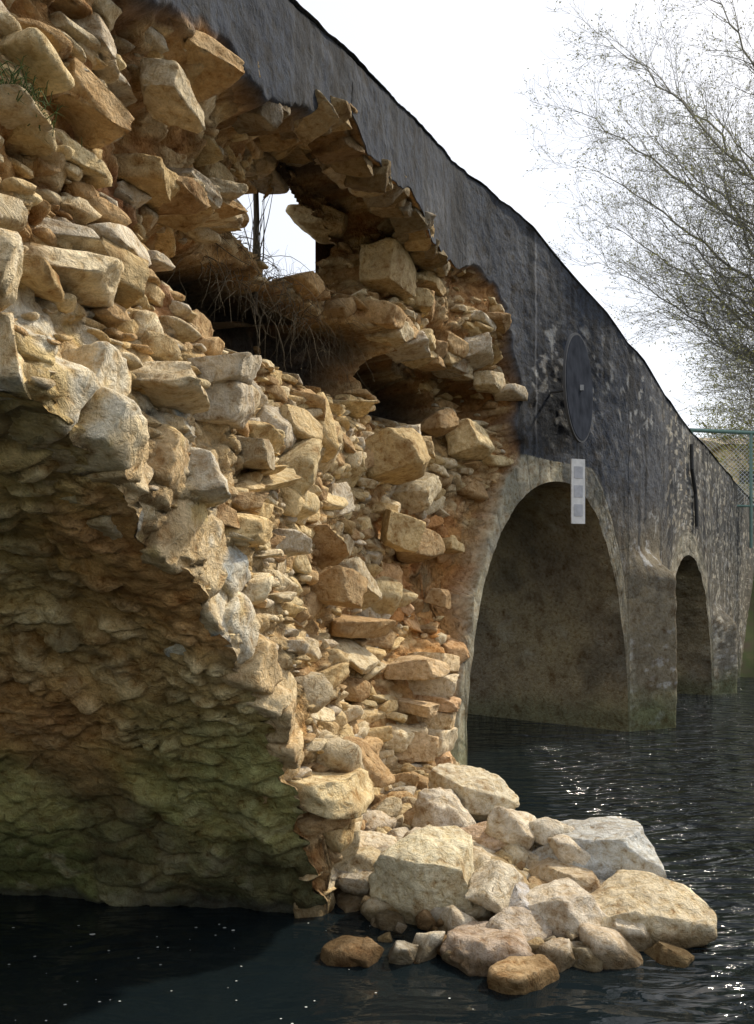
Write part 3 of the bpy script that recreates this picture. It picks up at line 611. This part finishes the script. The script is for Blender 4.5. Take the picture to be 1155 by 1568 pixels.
# ------------------------------------------------------------------ trees
def tree(name,base,limbs,leaves=5000,seed=1,leafcol=(.12,.13,.04),trunk_r=.28,dens=1.,th=None,bark=(.085,.075,.06),ls=1.):
    r=np.random.default_rng(seed);seg=[];tips=[]
    base=np.array(base,float);hmax=th
    top=base+np.array([.5,.3,hmax]);n=14
    tp=[base+(top-base)*i/n+r.normal(0,.08,3)*(i>0) for i in range(n+1)]
    for i in range(n): seg.append([*tp[i],*tp[i+1],trunk_r*(1-.85*i/n),trunk_r*(1-.85*(i+1)/n)])
    def grow(p,d,L_,rad,dep,g):
        n=min(max(3,int(L_/.22)),8)
        for i in range(n):
            d=d+r.normal(0,.13,3)+np.array([-.01,0,g]);d/=np.linalg.norm(d);q=p+d*L_/n
            r0=max(rad*(1-.75*i/n),.0034);r1=max(rad*(1-.75*(i+1)/n),.0028)
            seg.append([*p,*q,r0,r1]);p=q
            if dep>0 and i>0:
                for _ in range(2 if r.random()<.75*dens else 1):
                    e=r.normal(0,1,3);e-=e@d*d;e/=np.linalg.norm(e)
                    a=r.uniform(.35,.8);grow(p,d*math.cos(a)+e*math.sin(a),L_*r.uniform(.38,.62),r1*.55,dep-1,g)
            elif dep==0 and r.random()<.6: tips.append(p)
        tips.append(p)
    for (tx,ty,tz,zt,rad) in limbs:
        i=int(np.clip((zt-base[2])/hmax*14,1,13));p0=tp[i];p3=np.array([tx,ty,tz])
        c=p0*.45+p3*.55+np.array([0,0,.10*abs(tx-p0[0])]);n=18;prev=p0
        for k_ in range(1,n+1):
            t=k_/n;q=(1-t)**2*p0+2*t*(1-t)*c+t*t*p3+r.normal(0,.05,3)
            r0=rad*(1-.9*(k_-1)/n);r1=rad*(1-.9*k_/n);seg.append([*prev,*q,r0,r1])
            d=(q-prev);d/=np.linalg.norm(d)
            if t>.15:
                for _ in range(2):
                    e=r.normal(0,1,3);e-=e@d*d;e/=np.linalg.norm(e);a=r.uniform(.3,.8)
                    grow(q,d*math.cos(a)+e*math.sin(a),r.uniform(.9,2.1)*(1.15-.5*t),max(r1*.5,.008),2,.03)
            prev=q
    o=empty(name)
    V,F=tubes(seg,3);mesh('limbs_and_twigs',V,F,plain(name+'_bark',bark,.9,.3),parent=o)
    tips=np.array(tips);idx=r.integers(0,len(tips),leaves);c=tips[idx]+r.normal(0,.07,(leaves,3))
    a=r.normal(0,1,(leaves,3));a/=np.linalg.norm(a,axis=1)[:,None];b_=np.cross(a,r.normal(0,1,(leaves,3)));b_/=np.linalg.norm(b_,axis=1)[:,None]
    sz=ls*r.uniform(.012,.028,leaves)[:,None]
    V=np.stack([c-a*sz*1.6,c+b_*sz*.6,c+a*sz*1.6,c-b_*sz*.6],1).reshape(-1,3);F=np.arange(leaves*4).reshape(-1,4)
    ml=plain(name+'_leaf',leafcol,.7,.4,3.)
    mesh('leaves',V,F,ml,parent=o,smooth=False)
    return len(seg)
T1=[(5.3,22,15.9,10,.07),(6.1,21,17.0,11,.07),(7.2,22.5,17.8,12,.07),(8.6,21,18.8,13,.07),(6.0,22.5,14.5,9,.07),(7.1,21,14.6,9,.06),(6.2,22,11.5,7,.06),(7.0,21,12.6,8,.06),(8.0,23,15.5,10,.06),(8.0,22,10.2,6.5,.06),(9.1,21,8.4,6,.05),(9.6,22,11.5,7.5,.06),(8.8,20.5,13.3,8,.07),(10.2,22,9.5,6,.05),(9.5,23,16.6,11,.06),(11,21,12,8,.06),(6.5,23,13.2,8.5,.06),(7.4,22.5,11.4,7.2,.06),(8.3,22.5,12.2,7.6,.06),(16,23,16,10,.07),(15,20,13,9,.07),(14,24,19,13,.06)]
k1=tree('riverside_tree',(12.9,22,3.0),T1,30000,3,(.38,.36,.11),.34,.9,16,(.22,.21,.18),1.05)
T2=[(11.4,25,7.0,4.6,.05),(11.6,24.5,8.6,5.2,.05),(12,25,9.5,5.5,.05),(13.5,25,8,5,.05)]
k2=tree('young_willow_tree',(12.9,25,3.0),T2,10000,5,(.40,.40,.07),.14,.6,6,(.13,.12,.08),1.3)
# ------------------------------------------------------------------ camera, light, world
cam=bpy.data.cameras.new('camera');co=bpy.data.objects.new('camera',cam);sc.collection.objects.link(co);sc.camera=co
co.location=(0,0,1.8);co.rotation_euler=(math.pi/2,0,0)
cam.sensor_fit='VERTICAL';cam.sensor_height=36;cam.lens=36*1200/1568;cam.shift_y=146/1568;cam.clip_end=3000;cam.clip_start=.05
az,el=math.radians(59),math.radians(47)
sd_=Vector((math.sin(az)*math.cos(el),math.cos(az)*math.cos(el),math.sin(el)))
sl=bpy.data.lights.new('sun','SUN');sl.energy=4.0;sl.angle=math.radians(3);sl.color=(1,.91,.75)
so=bpy.data.objects.new('sun',sl);sc.collection.objects.link(so);so.rotation_euler=sd_.to_track_quat('Z','Y').to_euler()
w_=bpy.data.worlds.new('World');sc.world=w_;w_.use_nodes=True;nt=w_.node_tree;nt.nodes.clear()
sk=nt.nodes.new('ShaderNodeTexSky');sk.sky_type='NISHITA';sk.sun_disc=False;sk.sun_elevation=el;sk.sun_rotation=az;sk.dust_density=4.;sk.air_density=1.;sk.ozone_density=1.
mx=nt.nodes.new('ShaderNodeMix');mx.data_type='RGBA';mx.inputs[0].default_value=.6;mx.inputs[7].default_value=(9.2,9.4,9.7,1)
bg=nt.nodes.new('ShaderNodeBackground');bg.inputs[1].default_value=.15;ou=nt.nodes.new('ShaderNodeOutputWorld')
nt.links.new(sk.outputs[0],mx.inputs[6]);nt.links.new(mx.outputs[2],bg.inputs[0]);nt.links.new(bg.outputs[0],ou.inputs[0])
sc.view_settings.view_transform='Standard';sc.view_settings.look='None';sc.view_settings.exposure=0
